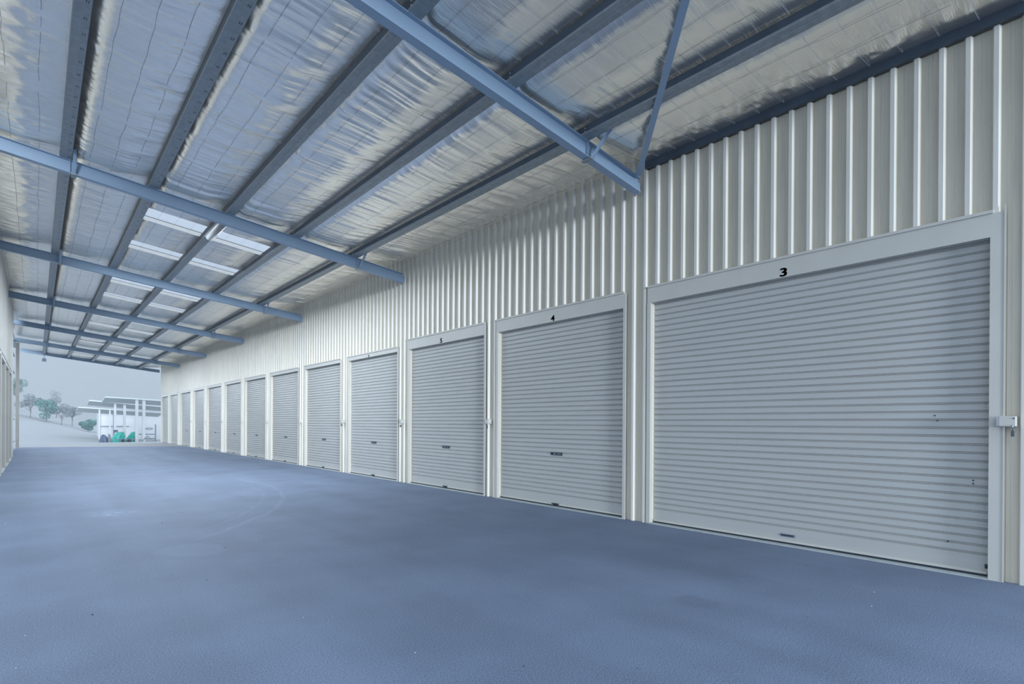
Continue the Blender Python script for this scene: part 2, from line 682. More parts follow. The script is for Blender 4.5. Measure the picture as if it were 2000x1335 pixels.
def curtain_profile(z0, z1, xc, sgn):
    """(x, z) points: flat slat faces with narrow grooves"""
    pts = [(xc, z0)]
    z = 0.205
    while z < z1 - 0.02:
        pts += [(xc, z), (xc - sgn * 0.014, z + 0.004), (xc - sgn * 0.014, z + 0.010), (xc - sgn * 0.001, z + 0.0155),
                (xc - sgn * 0.001, z + 0.020), (xc - sgn * 0.009, z + 0.0225), (xc, z + 0.027)]
        z += PC
    pts.append((xc, z1))
    return pts


def roller_door(y0, y1, hh, xface, sgn, label, group, number=None, wide=False, detail=True, near_jamb=0.10):
    """sgn=-1: wall on the right (faces -x); +1: wall on the left"""
    yc = (y0 + y1) / 2
    root = thing('roller_shutter', (xface, yc, 0), label, 'roller door', group)
    xc = xface - sgn * (XC - XW)
    e = 0.002
    # curtain
    pr = curtain_profile(0.045, HEAD + 0.06, xc, sgn)
    mb = MB()
    mb.sheet([[(x, y0 + 0.001, z) for x, z in pr], [(x, y1 - 0.001, z) for x, z in pr]])
    part(mb, 'curtain', M['curtain'], root)
    # bottom rail with rubber seal
    mb = MB()
    x_a, x_b = sorted((xc + sgn * 0.002, xc + sgn * 0.016))
    mb.box(x_a, x_b, y0 + 0.015, y1 - 0.015, 0.035, 0.062)
    part(mb, 'bottom_rail', M['cream'], root)
    mb = MB()
    x_a, x_b = sorted((xc - sgn * 0.006, xc + sgn * 0.010))
    mb.box(x_a, x_b, y0 + 0.003, y1 - 0.003, 0.014, 0.036)
    part(mb, 'rubber_seal', M['dark'], root)
    mb = MB()
    x_a, x_b = sorted((xface + sgn * 0.02, xc - sgn * 0.05))
    mb.box(x_a, x_b, y0 + 0.003, y1 - 0.003, -0.01, 0.012)
    part(mb, 'sill', M['sill'], root)
    # jambs: flat face and return
    for (ya, yb, rv) in ((y0 - near_jamb, y0, y0), (y1, y1 + 0.062, y1)):
        mb = MB()
        x_a, x_b = sorted((xface + sgn * 0.003, xface - sgn * 0.012))
        mb.box(x_a, x_b, ya, yb, 0.0, HEAD + hh - 0.03 if ya < y0 else HEAD)
        x_a, x_b = sorted((xface - sgn * 0.012, xc - sgn * 0.012))
        if rv == y0:
            mb.box(x_a, x_b, y0 - 0.014, y0, 0.0, HEAD)
        else:
            mb.box(x_a, x_b, y1, y1 + 0.014, 0.0, HEAD)
        part(mb, 'jamb', M['cream'], root)
    # header flashing with a lip on top
    mb = MB()
    xs = sorted((xface + sgn * 0.004, xface - sgn * 0.04))
    ya, yb = y0 - 0.01, y1 + 0.055
    mb.box(xs[0], xs[1], ya, yb, HEAD, HEAD + hh - 0.03)
    xs = sorted((xface + sgn * 0.020, xface - sgn * 0.04))
    mb.box(xs[0], xs[1], ya - 0.01, yb - 0.02, HEAD + hh - 0.03, HEAD + hh)
    head = part(mb, 'head_flashing', M['cream'], root)
    # soffit behind the flashing
    mb = MB()
    xs = sorted((xface - sgn * 0.04, xface - sgn * 0.07))
    mb.box(xs[0], xs[1], y0, y1, HEAD - 0.003, HEAD + 0.02)
    part(mb, 'head_soffit', M['cream'], root)
    if number:
        cu = bpy.data.curves.new('digit', 'FONT')
        cu.body = number
        cu.size = 0.150
        cu.offset = 0.003
        cu.extrude = 0.0012
        cu.align_x = 'CENTER'
        ob = bpy.data.objects.new('digit', cu)
        C.objects.link(ob)
        dg = bpy.context.evaluated_depsgraph_get()
        me = bpy.data.meshes.new_from_object(ob.evaluated_get(dg))
        bpy.data.objects.remove(ob, do_unlink=True)
        # text in the wall plane, read from the hall: text x -> -world y, text y -> world z
        Rm = Matrix(((0, 0, -1, xface - 0.0055), (-1, 0, 0, {'3': 2.65, '4': 6.49, '5': 9.92, '6': 13.37}[number]), (0, 1, 0, HEAD + (0.012 if hh > .2 else 0.004)), (0, 0, 0, 1)))
        sc = Matrix.Diagonal((1.22, 0.92, 1, 1)) if hh > .2 else Matrix.Diagonal((0.85, 0.68, 1, 1))
        me.transform(Matrix.Translation(-Vector(WORLD_OF[root.name])) @ Rm @ sc)
        bmd = bmesh.new()                                   # thicken the strokes
        for k_ in ((-0.004, -0.002, 0.0, 0.002, 0.004) if number == '3' else (-0.0018, 0.0, 0.0018)):
            m2_ = me.copy()
            m2_.transform(Matrix.Translation((0, k_ if hh > .2 else k_ * 0.7, 0)))
            bmd.from_mesh(m2_)
            bpy.data.meshes.remove(m2_)
        bmd.to_mesh(me)
        bmd.free()
        me.materials.clear()
        me.materials.append(M['num'])
        d = bpy.data.objects.new('number', me)
        C.objects.link(d)
        d.parent = head
        tag(d, 'black figure %s' % number)
    if detail:
        if not wide:
            mb = MB()
            xs = sorted((xc + sgn * 0.001, xc + sgn * 0.010))
            c = yc - 0.02
            mb.box(xs[0], xs[1], c - 0.135, c + 0.135, 0.905, 0.948)
            mb.box(*sorted((xc + sgn * 0.010, xc + sgn * 0.014)), c - 0.135, c + 0.135, 0.94, 0.950)
            mb.box(*sorted((xc + sgn * 0.010, xc + sgn * 0.014)), c - 0.135, c + 0.135, 0.902, 0.910)
            lk = part(mb, 'lock_plate', M['dark'], root)
            mb = MB()
            mb.box(*sorted((xc + sgn * 0.012, xc + sgn * 0.028)), c + 0.015, c + 0.055, 0.914, 0.938)
            mb.box(*sorted((xc + sgn * 0.012, xc + sgn * 0.018)), c - 0.11, c - 0.02, 0.918, 0.934)
            part(mb, 'handle', M['junk'], lk)
            mb = MB()
            mb.box(*sorted((xc + sgn * 0.012, xc + sgn * 0.045)), c - 0.075, c + 0.075, 0.050, 0.066)
            mb.box(*sorted((xc + sgn * 0.012, xc + sgn * 0.028)), c - 0.055, c + 0.055, 0.034, 0.052)
            part(mb, 'lift_handle', M['dark'], root)
        else:
            c = 2.62
            mb = MB()
            mb.box(*sorted((xc + sgn * 0.002, xc + sgn * 0.006)), c - 0.085, c + 0.085, 0.098, 0.132)
            sp = part(mb, 'lift_handle', M['junk'], root)
            mb = MB()
            mb.box(*sorted((xc + sgn * 0.006, xc + sgn * 0.012)), c - 0.07, c + 0.07, 0.108, 0.122)
            part(mb, 'grip', M['dark'], sp)
            for (yy, zz) in ((1.21, 1.55), (1.19, 1.50), (0.91, 0.92), (0.91, 0.89), (1.10, 0.30)):
                mb = MB()
                mb.box(xc - 0.006, xc, yy - 0.006, yy + 0.006, zz - 0.006, zz + 0.006)
                part(mb, 'rivet', M['dark'], root)
            mb = MB()
            mb.box(xc - 0.02, xc - 0.004, y0 + 0.004, y0 + 0.03, 0.09, 0.13)
            part(mb, 'bottom_bolt', M['dark'], root)
            mb = MB()
            mb.box(XW - 0.008, XW, 0.680, 0.692, 0.0, 3.50)
            part(mb, 'jamb_edge', M['cream'], root)
    return root


G = 'roller doors along the right wall'
names = [('3', 'wide cream ribbed roller door under a black figure three'),
         ('4', 'cream ribbed roller door under a black figure four'),
         ('5', 'cream ribbed roller door under a black figure five'),
         ('6', 'cream ribbed roller door under a small black figure six')]
ords = ['first', 'second', 'third', 'fourth', 'fifth', 'sixth', 'seventh', 'eighth', 'ninth', 'tenth']
for i, (a, b, hh) in enumerate(DOORS):
    if i < 4:
        num, lab = names[i]
    else:
        num = None
        lab = ('cream ribbed roller door, the %s beyond the door numbered six' % ords[i - 4]) if i < len(DOORS) - 1 else \
            'cream ribbed roller door at the bright far end of the right wall'
    roller_door(a, b, hh, XW, -1, lab, G, num, wide=(i == 0), detail=(i < 11), near_jamb=0.11 if i == 0 else 0.05)
for i, (a, b, hh) in enumerate(LDOORS):
    lab = 'narrow sliver of a roller door in the left wall, ' + ['nearest to the camera', 'second nearest to the camera', 'third nearest to the camera', 'second from its far end', 'last before the wall ends'][i]
    roller_door(a, b, hh, XL, 1, lab, 'roller doors along the left wall', None, detail=False, near_jamb=0.05)


# ------------------------------------------------------------------ lock boxes and padlocks on the piers
def lock_box(y, label, lock=None, wide=0.118, colour='cream'):
    r = thing('lock_box', (XW, y, 1.49), label, 'lock box', 'lock boxes on the piers')
    mb = MB()
    mb.box(XW - 0.075, XW + 0.03, y - wide / 2, y + wide / 2, 1.443, 1.538)
    body = part(mb, 'housing', M[colour], r)
    mod = body.modifiers.new('b', 'BEVEL')
    mod.width = 0.004
    mb = MB()
    mb.box(XW - 0.072, XW + 0.02, y + wide / 2, y + wide / 2 + 0.016, 1.450, 1.530)
    part(mb, 'hinge', M['steel'], r)
    mb = MB()
    mb.tube([(XW - 0.079, y - wide * 0.36, 1.518), (XW - 0.073, y - wide * 0.36, 1.518)], 0.006, 10)
    part(mb, 'keyhole', M['dark'], r)
    if lock:
        yy = y - wide * 0.33
        q = thing('padlock', (XW - 0.085, yy, 1.40), lock, 'padlock', 'padlocks hanging from the lock boxes')
        mb = MB()
        pts = [(XW - 0.085 + 0.012 * math.cos(a), yy + 0.002, 1.445 + 0.012 * math.sin(a)) for a in np.linspace(0, math.pi, 9)]
        pts = [(XW - 0.073, yy + 0.002, 1.40)] + pts + [(XW - 0.097, yy + 0.002, 1.40)]
        part(mb.tube(pts, 0.004, 8), 'shackle', M['steel'], q, True)
        mb = MB()
        mb.box(XW - 0.106, XW - 0.064, yy - 0.010, yy + 0.012, 1.352, 1.402)
        o = part(mb, 'lock_body', M['brass'], q)
        mo = o.modifiers.new('b', 'BEVEL')
        mo.width = 0.004
        mo.segments = 2


piers = [(0.655, 'cream metal lock box on the pier beside wide door three', 'dark padlock hanging beside wide door three'),
         (8.23, 'small lock box on the pier between doors four and five', 'small steel padlock on the pier between doors four and five'),
         (11.56, 'small lock box on the pier between doors five and six', 'small steel padlock on the pier between doors five and six'),
         (14.93, 'small lock box on the first pier beyond door six', 'small padlock on the first pier beyond door six')]
for i in range(4, 10):
    piers.append(((DOORS[i][1] + DOORS[i + 1][0]) / 2, 'tiny lock box on the %s pier beyond door six' % ords[i - 3], None))
for (y, lb, lk) in piers:
    lock_box(y, lb, lk, wide=0.118 if y < 1 else 0.10)

# ------------------------------------------------------------------ steel frame
RY = [4.69, 11.50, 18.19, 25.03, 31.85, 38.85]
RXL = [-0.8, -0.7, -0.72, -0.74, -0.76, -0.93]
rl = ['large blue-grey steel beam crossing overhead, nearest in view', 'blue-grey roof beam just before the first skylights',
      'blue-grey roof beam just beyond the first skylights', 'blue-grey roof beam, fourth from the camera', 'blue-grey roof beam, fifth from the camera',
      'blue-grey roof beam, last before the bright far opening']
PX = [5.45, 4.155, 2.87, 1.625, 0.42]
for i, (y, xl, lb) in enumerate(zip(RY, RXL, rl)):
    xr = 6.62
    r = thing('roof_beam', ((xl + xr) / 2, y, zr((xl + xr) / 2)), lb, 'beam', 'steel beams across the roof')
    mb = MB()
    D, FWD, TF = 0.215, 0.115, 0.010
    for (w, za, zb) in ((FWD, -TF, 0), (0.007, -D + TF, -TF), (FWD, -D, -D + TF)):
        k = len(mb.v)
        for x in (xl, xr):
            for (sy, z) in ((-w / 2, za), (w / 2, za), (w / 2, zb), (-w / 2, zb)):
                mb.v.append((x, y + sy, zr(x) + z))
        mb.f += [tuple(k + q for q in z) for z in ((0, 3, 2, 1), (4, 5, 6, 7), (0, 1, 5, 4), (1, 2, 6, 5), (2, 3, 7, 6), (3, 0, 4, 7))]
    part(mb, 'beam', M['paint'], r)
    mb = MB()
    mb.box(xr - 0.001, xr + 0.085, y + 0.02, y + 0.05, zr(xr) - 0.19, zr(xr) - 0.03)
    part(mb, 'end_cleat', M['paint'], r)
    for px_ in (PX[0], PX[4]):
        x = px_ + 0.03
        mb = MB()
        zb = zr(x) - D + 0.01
        mb.bar((x, y - 0.065, zb - 0.02), (x, y - 0.40, zr(x) + 0.06), 0.045, 0.004, up=Vector((0, 1, 0.3)))
        mb.bar((x + 0.02, y - 0.065, zb - 0.02), (x + 0.02, y - 0.40, zr(x) + 0.06), 0.004, 0.035, up=Vector((0, 1, 0.3)))
        part(mb, 'fly_brace', M['paint'], r)
        mb = MB()
        mb.box(x - 0.035, x + 0.035, y - 0.085, y + 0.085, zb - 0.030, zb - 0.014)
        part(mb, 'brace_plate', M['galv'], r)
        mb = MB()
        mb.box(x - 0.05, x - 0.044, y - 0.055, y - 0.003, zr(x) - D + 0.01, zr(x) - 0.01)
        part(mb, 'stiffener', M['paint'], r)

# beam and fascia over the far opening
r = thing('eave_beam', (2.9, Y1, 5.3), 'pale steel beam edging the roof over the bright far opening', 'beam')
mb = MB()
xl, xr = -0.78, 6.62
for (ya, yb, za, zb) in ((Y1 - 0.06, Y1 + 0.06, -0.03, 0.0), (Y1 - 0.004, Y1 + 0.004, 0, 0.15), (Y1 - 0.06, Y1 + 0.06, 0.15, 0.18)):
    k = len(mb.v)
    for x in (xl, xr):
        zz = 5.01 + SL * (6.6 - x)
        for (yy, z) in ((ya, za), (yb, za), (yb, zb), (ya, zb)):
            mb.v.append((x, yy, zz + z))
    mb.f += [tuple(k + q for q in z) for z in ((0, 3, 2, 1), (4, 5, 6, 7), (0, 1, 5, 4), (1, 2, 6, 5), (2, 3, 7, 6), (3, 0, 4, 7))]
part(mb, 'beam', M['paint'], r)

pl_names = ['galvanised purlin nearest the right wall', 'galvanised purlin, second from the right wall', 'galvanised purlin carrying the strip lamp, middle of the five',
            'galvanised purlin, second from the left', 'galvanised purlin nearest the left wall']
PH_ = 0.115
for (xr, lb) in zip(PX, pl_names):
    w = 0.15
    r = thing('purlin', (xr - w / 2, (Y0 + Y1) / 2, zr(xr)), lb, 'purlin', 'purlins running the length of the roof')
    z0 = zr(xr) + 0.002
    mb = MB()
    prof = [(xr - w, z0 + 0.006), (xr - w + 0.075, z0 + 0.006), (xr - w + 0.078, z0), (xr, z0), (xr, z0 + 0.022), (xr - 0.003, z0 + 0.022), (xr - 0.003, z0 + 0.004),
            (xr - w + 0.08, z0 + 0.004), (xr - w + 0.004, z0 + 0.010), (xr - w + 0.004, z0 + 0.034), (xr - w, z0 + 0.034)]
    mb.prism(prof, Y0, Y1 + 0.3, 'y')
    part(mb, 'channel', M['galv'], r)
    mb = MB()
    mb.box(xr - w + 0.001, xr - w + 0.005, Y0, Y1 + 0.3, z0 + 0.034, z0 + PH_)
    part(mb, 'web', M['band_dark'], r)  # web coloured dark to imitate the reflected band beside each purlin
    mb = MB()
    for yy in RY:
        for dz in (0.03, 0.075):
            mb.tube([(xr - w - 0.010, yy - 0.12, z0 + dz), (xr - w + 0.001, yy - 0.12, z0 + dz)], 0.011, 6)
    part(mb, 'bolt', M['steel'], r)['kind'] = 'stuff'
    if xr < 2:
        mb = MB()
        for yy in np.arange(3.0, 30, 0.31):
            for xo in (0.030, 0.050):
                mb.box(xr - xo - 0.004, xr - xo + 0.003, yy - 0.02, yy + 0.02, z0 - 0.002, z0 + 0.001)
        part(mb, 'slot', M['dark'], r)['kind'] = 'stuff'

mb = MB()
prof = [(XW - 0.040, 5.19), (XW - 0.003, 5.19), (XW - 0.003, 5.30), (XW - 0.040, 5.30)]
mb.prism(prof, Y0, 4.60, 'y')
o = mb.build('eave_strut', M['band_dark'], origin=(XW, 1.2, 5.2))  # strut coloured dark to deepen the band reflected above it
tag(o, 'steel strut, darkened for the band mirrored in the foil, along the top of the cladding above door three', 'strut')

mb = MB()
mb.bar((6.50, 4.60, 5.045), (1.15, -0.4, 5.535), 0.075, 0.006)
mb.bar((6.50 + 0.026, 4.60 - 0.026, 5.062), (1.15 + 0.026, -0.426, 5.552), 0.006, 0.035)
o = mb.build('diagonal_brace', M['paint'], origin=(6.5, 4.6, 5.05))
tag(o, 'slim dark steel brace running diagonally under the roof from the nearest beam', 'brace')

# ------------------------------------------------------------------ ceiling: foil blanket, roof sheet, skylights
rng = np.random.default_rng(7)
SX0, SX1 = 1.625, 4.155


def noise1(y, freq, seed):
    r = np.random.default_rng(seed)
    tab = r.uniform(-1, 1, 4096)
    q = y * freq
    i = np.floor(q).astype(int)
    f_ = q - i
    f_ = f_ * f_ * (3 - 2 * f_)
    return tab[i % 4096] * (1 - f_) + tab[(i + 1) % 4096] * f_


def noise2(x, y, fx, fy, seed):
    r = np.random.default_rng(seed)
    tab = r.uniform(-1, 1, (64, 4096))
    qx, qy = x * fx + 20, y * fy + 300
    ix, iy = np.floor(qx).astype(int), np.floor(qy).astype(int)
    ax, ay = qx - ix, qy - iy
    ax = ax * ax * (3 - 2 * ax)
    ay = ay * ay * (3 - 2 * ay)
    g = lambda a, b: tab[a % 64, b % 4096]
    return (g(ix, iy) * (1 - ax) + g(ix + 1, iy) * ax) * (1 - ay) + (g(ix, iy + 1) * (1 - ax) + g(ix + 1, iy + 1) * ax) * ay


edges = [(-0.9, None)]
def sagp(u, y=0.0):
    """blanket between two purlins: drops fast on one side, rises slowly to the next purlin"""
    u = np.asarray(u, float)
    a = np.clip(u / 0.14, 0, 1)
    a = a * a * (3 - 2 * a)
    b = np.clip((1 - u) / (0.40 + 0.05 * noise1(np.asarray(y, float) + 50, 7.0, 5) + 0.04 * noise1(np.asarray(y, float) + 50, 2.0, 6)), 0, 1)
    return a * b ** 1.25


segs = []      # (x0, x1) spans between purlin tops, left to right
xs_p = sorted(PX)
prevx = -0.9
for x in xs_p:
    segs.append((prevx, x - 0.15))
    segs.append((x - 0.15, x))
    prevx = x
segs.append((prevx, 6.86))
xcols, sagf = [], []
for (a, b) in segs:
    if b - a < 0.2:
        n = 2
        us = np.linspace(0, 1, n + 1)[:-1]
        xcols += list(a + (b - a) * us)
        sagf += [-1.0] * len(us)
    else:
        us = np.array([0, 0.02, 0.045, 0.07, 0.10, 0.14, 0.20, 0.27, 0.34, 0.41, 0.48, 0.55, 0.61, 0.66, 0.70, 0.74, 0.78, 0.82, 0.86, 0.90, 0.94, 0.97, 0.985])
        xcols += list(a + (b - a) * us)
        sagf += list(us + 1e-6)
xcols.append(6.86)
sagf.append(-1.0)
xcols = np.array(xcols)
sagf = np.array(sagf)
yrows = np.concatenate([np.arange(Y0, 1.0, 0.1), np.arange(1.0, 14, 0.022), np.arange(14, 30, 0.04), np.arange(30, Y1 + 0.3, 0.12)])
YY, XX = np.meshgrid(yrows, xcols, indexing='ij')
base = zr(XX) + PH_ + 0.006
# last panel rises to the top of the wall
tt = np.clip((XX - PX[0]) / (6.7 - PX[0]), 0, 1.1)
end_z = np.where(YY < 4.65, 5.312, 5.345)
start_z = zr(PX[0]) + PH_ + 0.006
base = np.where(XX > PX[0], start_z + (end_z - start_z) * tt, base)
UU = sagf[None, :] * np.ones_like(XX)
sag = np.where(UU < 0, 0.0, sagp(UU, YY))
dz = -np.interp(YY, [11.3, 12.3, 20, 30], [0.060, 0.055, 0.048, 0.035]) * sag * np.where((XX > PX[0]) & (YY > 4.65), 0.15, 1.0)
w = XX * 0.0
warp = YY + 0.16 * (XX - 3) * (0.3 + 0.7 * noise2(XX, YY, 0.3, 0.35, 3)) + 0.05 * noise2(XX, YY, 1.5, 1.5, 9)
amp = np.clip(sag * 1.5, 0, 1)
near = np.interp(YY, [4.6, 4.8, 11, 12, 18, 19, 30, 45], [0.6, 1.3, 1.3, 0.8, 0.65, 0.45, 0.3, 0.22])
dz += amp * near * (0.0100 * noise2(XX, warp, 0.8, 5.5, 11) + 0.0065 * noise2(XX, warp, 1.3, 11, 12) + 0.0060 * noise2(XX, warp, 2.0, 22, 13))
# puckered foil near both long walls
puck = np.clip((XX - 5.6) / 0.5, 0, 1) + np.clip((0.2 - XX) / 0.3, 0, 1)
dz += puck * amp * 0.010 * noise2(XX, YY, 9, 9, 21)
Zc = base + dz
vz = np.stack([XX, YY, Zc], -1).reshape(-1, 3)
nr, nc = XX.shape
faces = []
mat_idx = []
ii, jj = np.meshgrid(np.arange(nr - 1), np.arange(nc - 1), indexing='ij')
ycen = (yrows[:-1] + yrows[1:]) / 2
xcen = (xcols[:-1] + xcols[1:]) / 2
keep = np.ones((nr - 1, nc - 1), bool)
for (a, b) in SKY:
    ry = (ycen > a) & (ycen < b)
    for (xa, xb) in ((1.625, 2.87 - 0.15), (2.87, 4.155 - 0.15)):
        rx = (xcen > xa) & (xcen < xb)
        keep[np.ix_(ry, rx)] = False
a = (ii * nc + jj)[keep]
quads = np.stack([a, a + 1, a + nc + 1, a + nc], 1)
me = bpy.data.meshes.new('ceiling')
me.vertices.add(len(vz))
me.vertices.foreach_set('co', vz.ravel())
me.loops.add(quads.size)
me.loops.foreach_set('vertex_index', quads.ravel())
me.polygons.add(len(quads))
me.polygons.foreach_set('loop_start', np.arange(0, quads.size, 4))
me.polygons.foreach_set('loop_total', np.full(len(quads), 4))
me.polygons.foreach_set('use_smooth', np.ones(len(quads), bool))
me.update()
me.validate()
me.materials.append(M['foil'])
ceil = bpy.data.objects.new('ceiling', me)
C.objects.link(ceil)
tag(ceil, kind='structure')

# metal roof sheeting above the blanket, open only over the skylights
mb = MB()


def slab(x0, x1, y0, y1, lift=0.0):
    k = len(mb.v)
    for x in (x0, x1):
        for y in (y0, y1):
            for dz_ in (0.165, 0.18):
                mb.v.append((x, y, zr(x) + dz_ + (lift if x == x1 else 0)))
    mb.f += [tuple(k + q for q in z) for z in ((0, 1, 3, 2), (4, 6, 7, 5), (0, 4, 5, 1), (2, 3, 7, 6), (0, 2, 6, 4), (1, 5, 7, 3))]


slab(-1.3, SX0, Y0 - 0.05, Y1 + 0.4)
slab(SX1, 5.45, Y0 - 0.05, Y1 + 0.4)
slab(5.45, 6.95, Y0 - 0.05, Y1 + 0.4, 0.19)
cur = Y0 - 0.05
for (a, b) in SKY:
    slab(SX0, SX1, cur, a)
    cur = b
slab(SX0, SX1, cur, Y1 + 0.4)
ro = mb.build('roof_sheeting', M['galv'], ceil)

ss_ = []
for k, (a, b) in enumerate(SKY):
    mb = MB()
    n = 40
    rows = []
    for x in (SX0 - 0.02, SX1 + 0.02):
        rows.append([(x, y, zr(x) + 0.150 + (0.012 if (j % 4) in (1, 2) else 0)) for j, y in enumerate(np.linspace(a - 0.02, b + 0.02, n))])
    mb.sheet(rows)
    o = mb.build('window_%d' % (k + 1), M['sheet'])
    tag(o, kind='structure')
    # blanket edges turned up to the roof sheet
    mb = MB()
    for yy in (a, b):
        rows = []
        for x in (SX0, SX1):
            rows.append([(x, yy, zr(x) + 0.065), (x, yy, zr(x) + 0.15)])
        mb.sheet(rows)
    part_o = mb.build('blanket_edge', M['foil'], ceil)

# mesh wires under the blanket
mb = MB()
for (xa, xb) in segs:
    if xb - xa < 0.2:
        continue
    for q in (0.22, 0.50, 0.78):
        x = xa + (xb - xa) * q
        s_ = float(sagp(q, 0.0))
        pts = []
        for y in np.arange(1.0, 34, 0.3):
            if x > PX[0]:
                e_ = 5.312 if y < 4.65 else 5.345
                zb_ = start_z + (e_ - start_z) * (x - PX[0]) / (6.7 - PX[0])
            else:
                zb_ = zr(x) + PH_ + 0.006
            pts.append((x + random.uniform(-0.012, 0.012), y, zb_ - (0.15 if x > PX[0] and y > 4.65 else 1.0) * (0.062 if y < 11.5 else 0.057 if y < 20 else 0.05) * s_ - 0.008))
        mb.tube(pts, 0.0014, 4)
tag(mb.build('safety_wire', M['wire'], ceil), kind='stuff')
mb = MB()
for y in list(np.arange(0.6, 4.6, 0.29)) + list(np.arange(5.2, 11.4, 1.55)):
    for (xa, xb) in segs:
        if xb - xa < 0.2 or xb < 1.7:
            continue
        pts = []
        sk = random.uniform(-0.04, 0.04)
        for q in np.linspace(0, 1, 9):
            x = xa + (xb - xa) * q
            s_ = float(sagp(q, y)) * (0.15 if xb > 6.5 and y > 4.65 else 1.0)
            if x > PX[0]:
                e_ = 5.312 if y < 4.65 else 5.345
                zb_ = start_z + (e_ - start_z) * (x - PX[0]) / (6.7 - PX[0])
            else:
                zb_ = zr(x) + PH_ + 0.006
            pts.append((min(x, 6.66), y + sk * q, zb_ - 0.062 * s_ - 0.008))
        mb.tube(pts, 0.0019, 4)
tag(mb.build('cross_wire', M['wirew'], ceil), kind='stuff')

# ------------------------------------------------------------------ strip lamp on the middle purlin
xlamp = 2.87 - 0.06
r = thing('strip_lamp', (xlamp, 12.45, zr(xlamp)), 'pale strip lamp with rounded ends hung under the purlin between the skylights', 'lamp')
mb = MB()
zl = zr(xlamp) - 0.004
pts = []
N_ = 12
ring = []
L0, L1 = 11.62, 13.15
rows = []
for y, s_ in ((L0, 0.2), (L0 + 0.01, 0.75), (L0 + 0.05, 1), (L1 - 0.05, 1), (L1 - 0.01, 0.75), (L1, 0.2)):
    rows.append([(xlamp + 0.085 * s_ * math.cos(th), y, zl - 0.095 * s_ * math.sin(th)) for th in np.linspace(0, math.pi, N_)])
mb.sheet(rows)
part(mb, 'diffuser', M['lamp'], r, True)
mb = MB()
mb.box(xlamp - 0.09, xlamp + 0.09, L0, L1, zl - 0.012, zl + 0.004)
part(mb, 'base', M['cream'], r)

# ------------------------------------------------------------------ left far end: frame, post, floodlight
r = thing('wall_frame', (-0.95, 34, 0), 'bare steel wall frame of posts and rails past the end of the left wall', 'wall frame')
for z in (0.40, 1.54, 2.85, 3.97, 4.87):
    mb = MB()
    mb.box(-1.02, -0.86, LY1 + 0.1, 38.6, z - 0.03, z + 0.03)
    part(mb, 'rail', M['galv'], r)
for y in (LY1 + 0.3, 34.2):
    mb = MB()
    mb.box(-1.15, -1.03, y - 0.06, y + 0.06, -0.0, 5.75)
    part(mb, 'post', M['galv'], r)
mb = MB()
mb.box(-0.83, -0.69, 38.72, 38.98, -0.02, 5.62)
o = mb.build('corner_post', M['cream'], origin=(-0.76, 38.85, 0))
tag(o, 'tall white post standing at the left side of the far opening', 'post')

r = thing('floodlight', (0.35, 45.55, 5.6), 'small grey floodlight hanging below the beam of the far opening', 'floodlight')
mb = MB()
mb.box(0.25, 0.46, 45.50, 45.60, 5.27, 5.47)
part(mb, 'housing', M['junk'], r)
mb = MB()
mb.box(0.34, 0.37, 45.56, 45.59, 5.46, 5.72)
part(mb, 'bracket', M['junk'], r)

# ------------------------------------------------------------------ yard beyond the far opening
def canopy(name_label, xl, xr, y0, y1, zl, zr_, posts, zpost, th=0.12):
    r = thing('canopy', ((xl + xr) / 2, (y0 + y1) / 2, zg((xl + xr) / 2, y0)), name_label, 'canopy', 'open carports in the yard')
    mb = MB()
    k = len(mb.v)
    for (x, z) in ((xl, zl), (xr, zr_)):
        for y in (y0, y1):
            for d in (0, th):
                mb.v.append((x, y, z + d - 0.11 * (y - y0)))
    mb.f += [tuple(k + q for q in z) for z in ((0, 1, 3, 2), (4, 6, 7, 5), (0, 4, 5, 1), (2, 3, 7, 6), (0, 2, 6, 4), (1, 5, 7, 3))]
    part(mb, 'roof', M['tin'], r)
    for (px_, py_, w) in posts:
        mb = MB()
        zt_ = zl + (zr_ - zl) * (px_ - xl) / (xr - xl)
        mb.box(px_ - w / 2, px_ + w / 2, py_ - w / 2, py_ + w / 2, zg(px_, py_) - 0.05, zt_ - 0.11 * (py_ - y0) + 0.02)
        part(mb, 'post', M['white'], r)
    return r


canopy('nearest open carport with a tin roof on white posts', 5.3, 11.5, 69.5, 73, 3.95, 3.70, [(8.05, 69.8, 0.27), (8.68, 69.8, 0.27)], 3.7)
canopy('carport with a long low tin roof, behind the nearest one', 4.3, 11.6, 74.5, 78, 3.70, 3.15, [(7.5, 74.9, 0.25), (6.62, 74.9, 0.22)], 3.4)
canopy('lowest and farthest carport roof, beside the green bush', 3.6, 12.0, 80, 84, 3.05, 2.55, [(5.6, 80.3, 0.16), (6.6, 80.3, 0.16)], 2.9)

r = thing('shed_wall', (9.3, 87, -1.1), 'long white metal shed behind the carports', 'shed')
mb = MB()
mb.box(6.0, 16.0, 87, 90, -1.3, 2.65)
part(mb, 'walls', M['white'], r)
mb = MB()
mb.box(6.0, 9.2, 86.9, 86.98, 0.80, 0.90)
for q in (6.05, 7.5):
    mb.box(q, q + 0.12, 86.88, 86.98, -1.3, 2.6)
part(mb, 'rail', M['junk'], r)


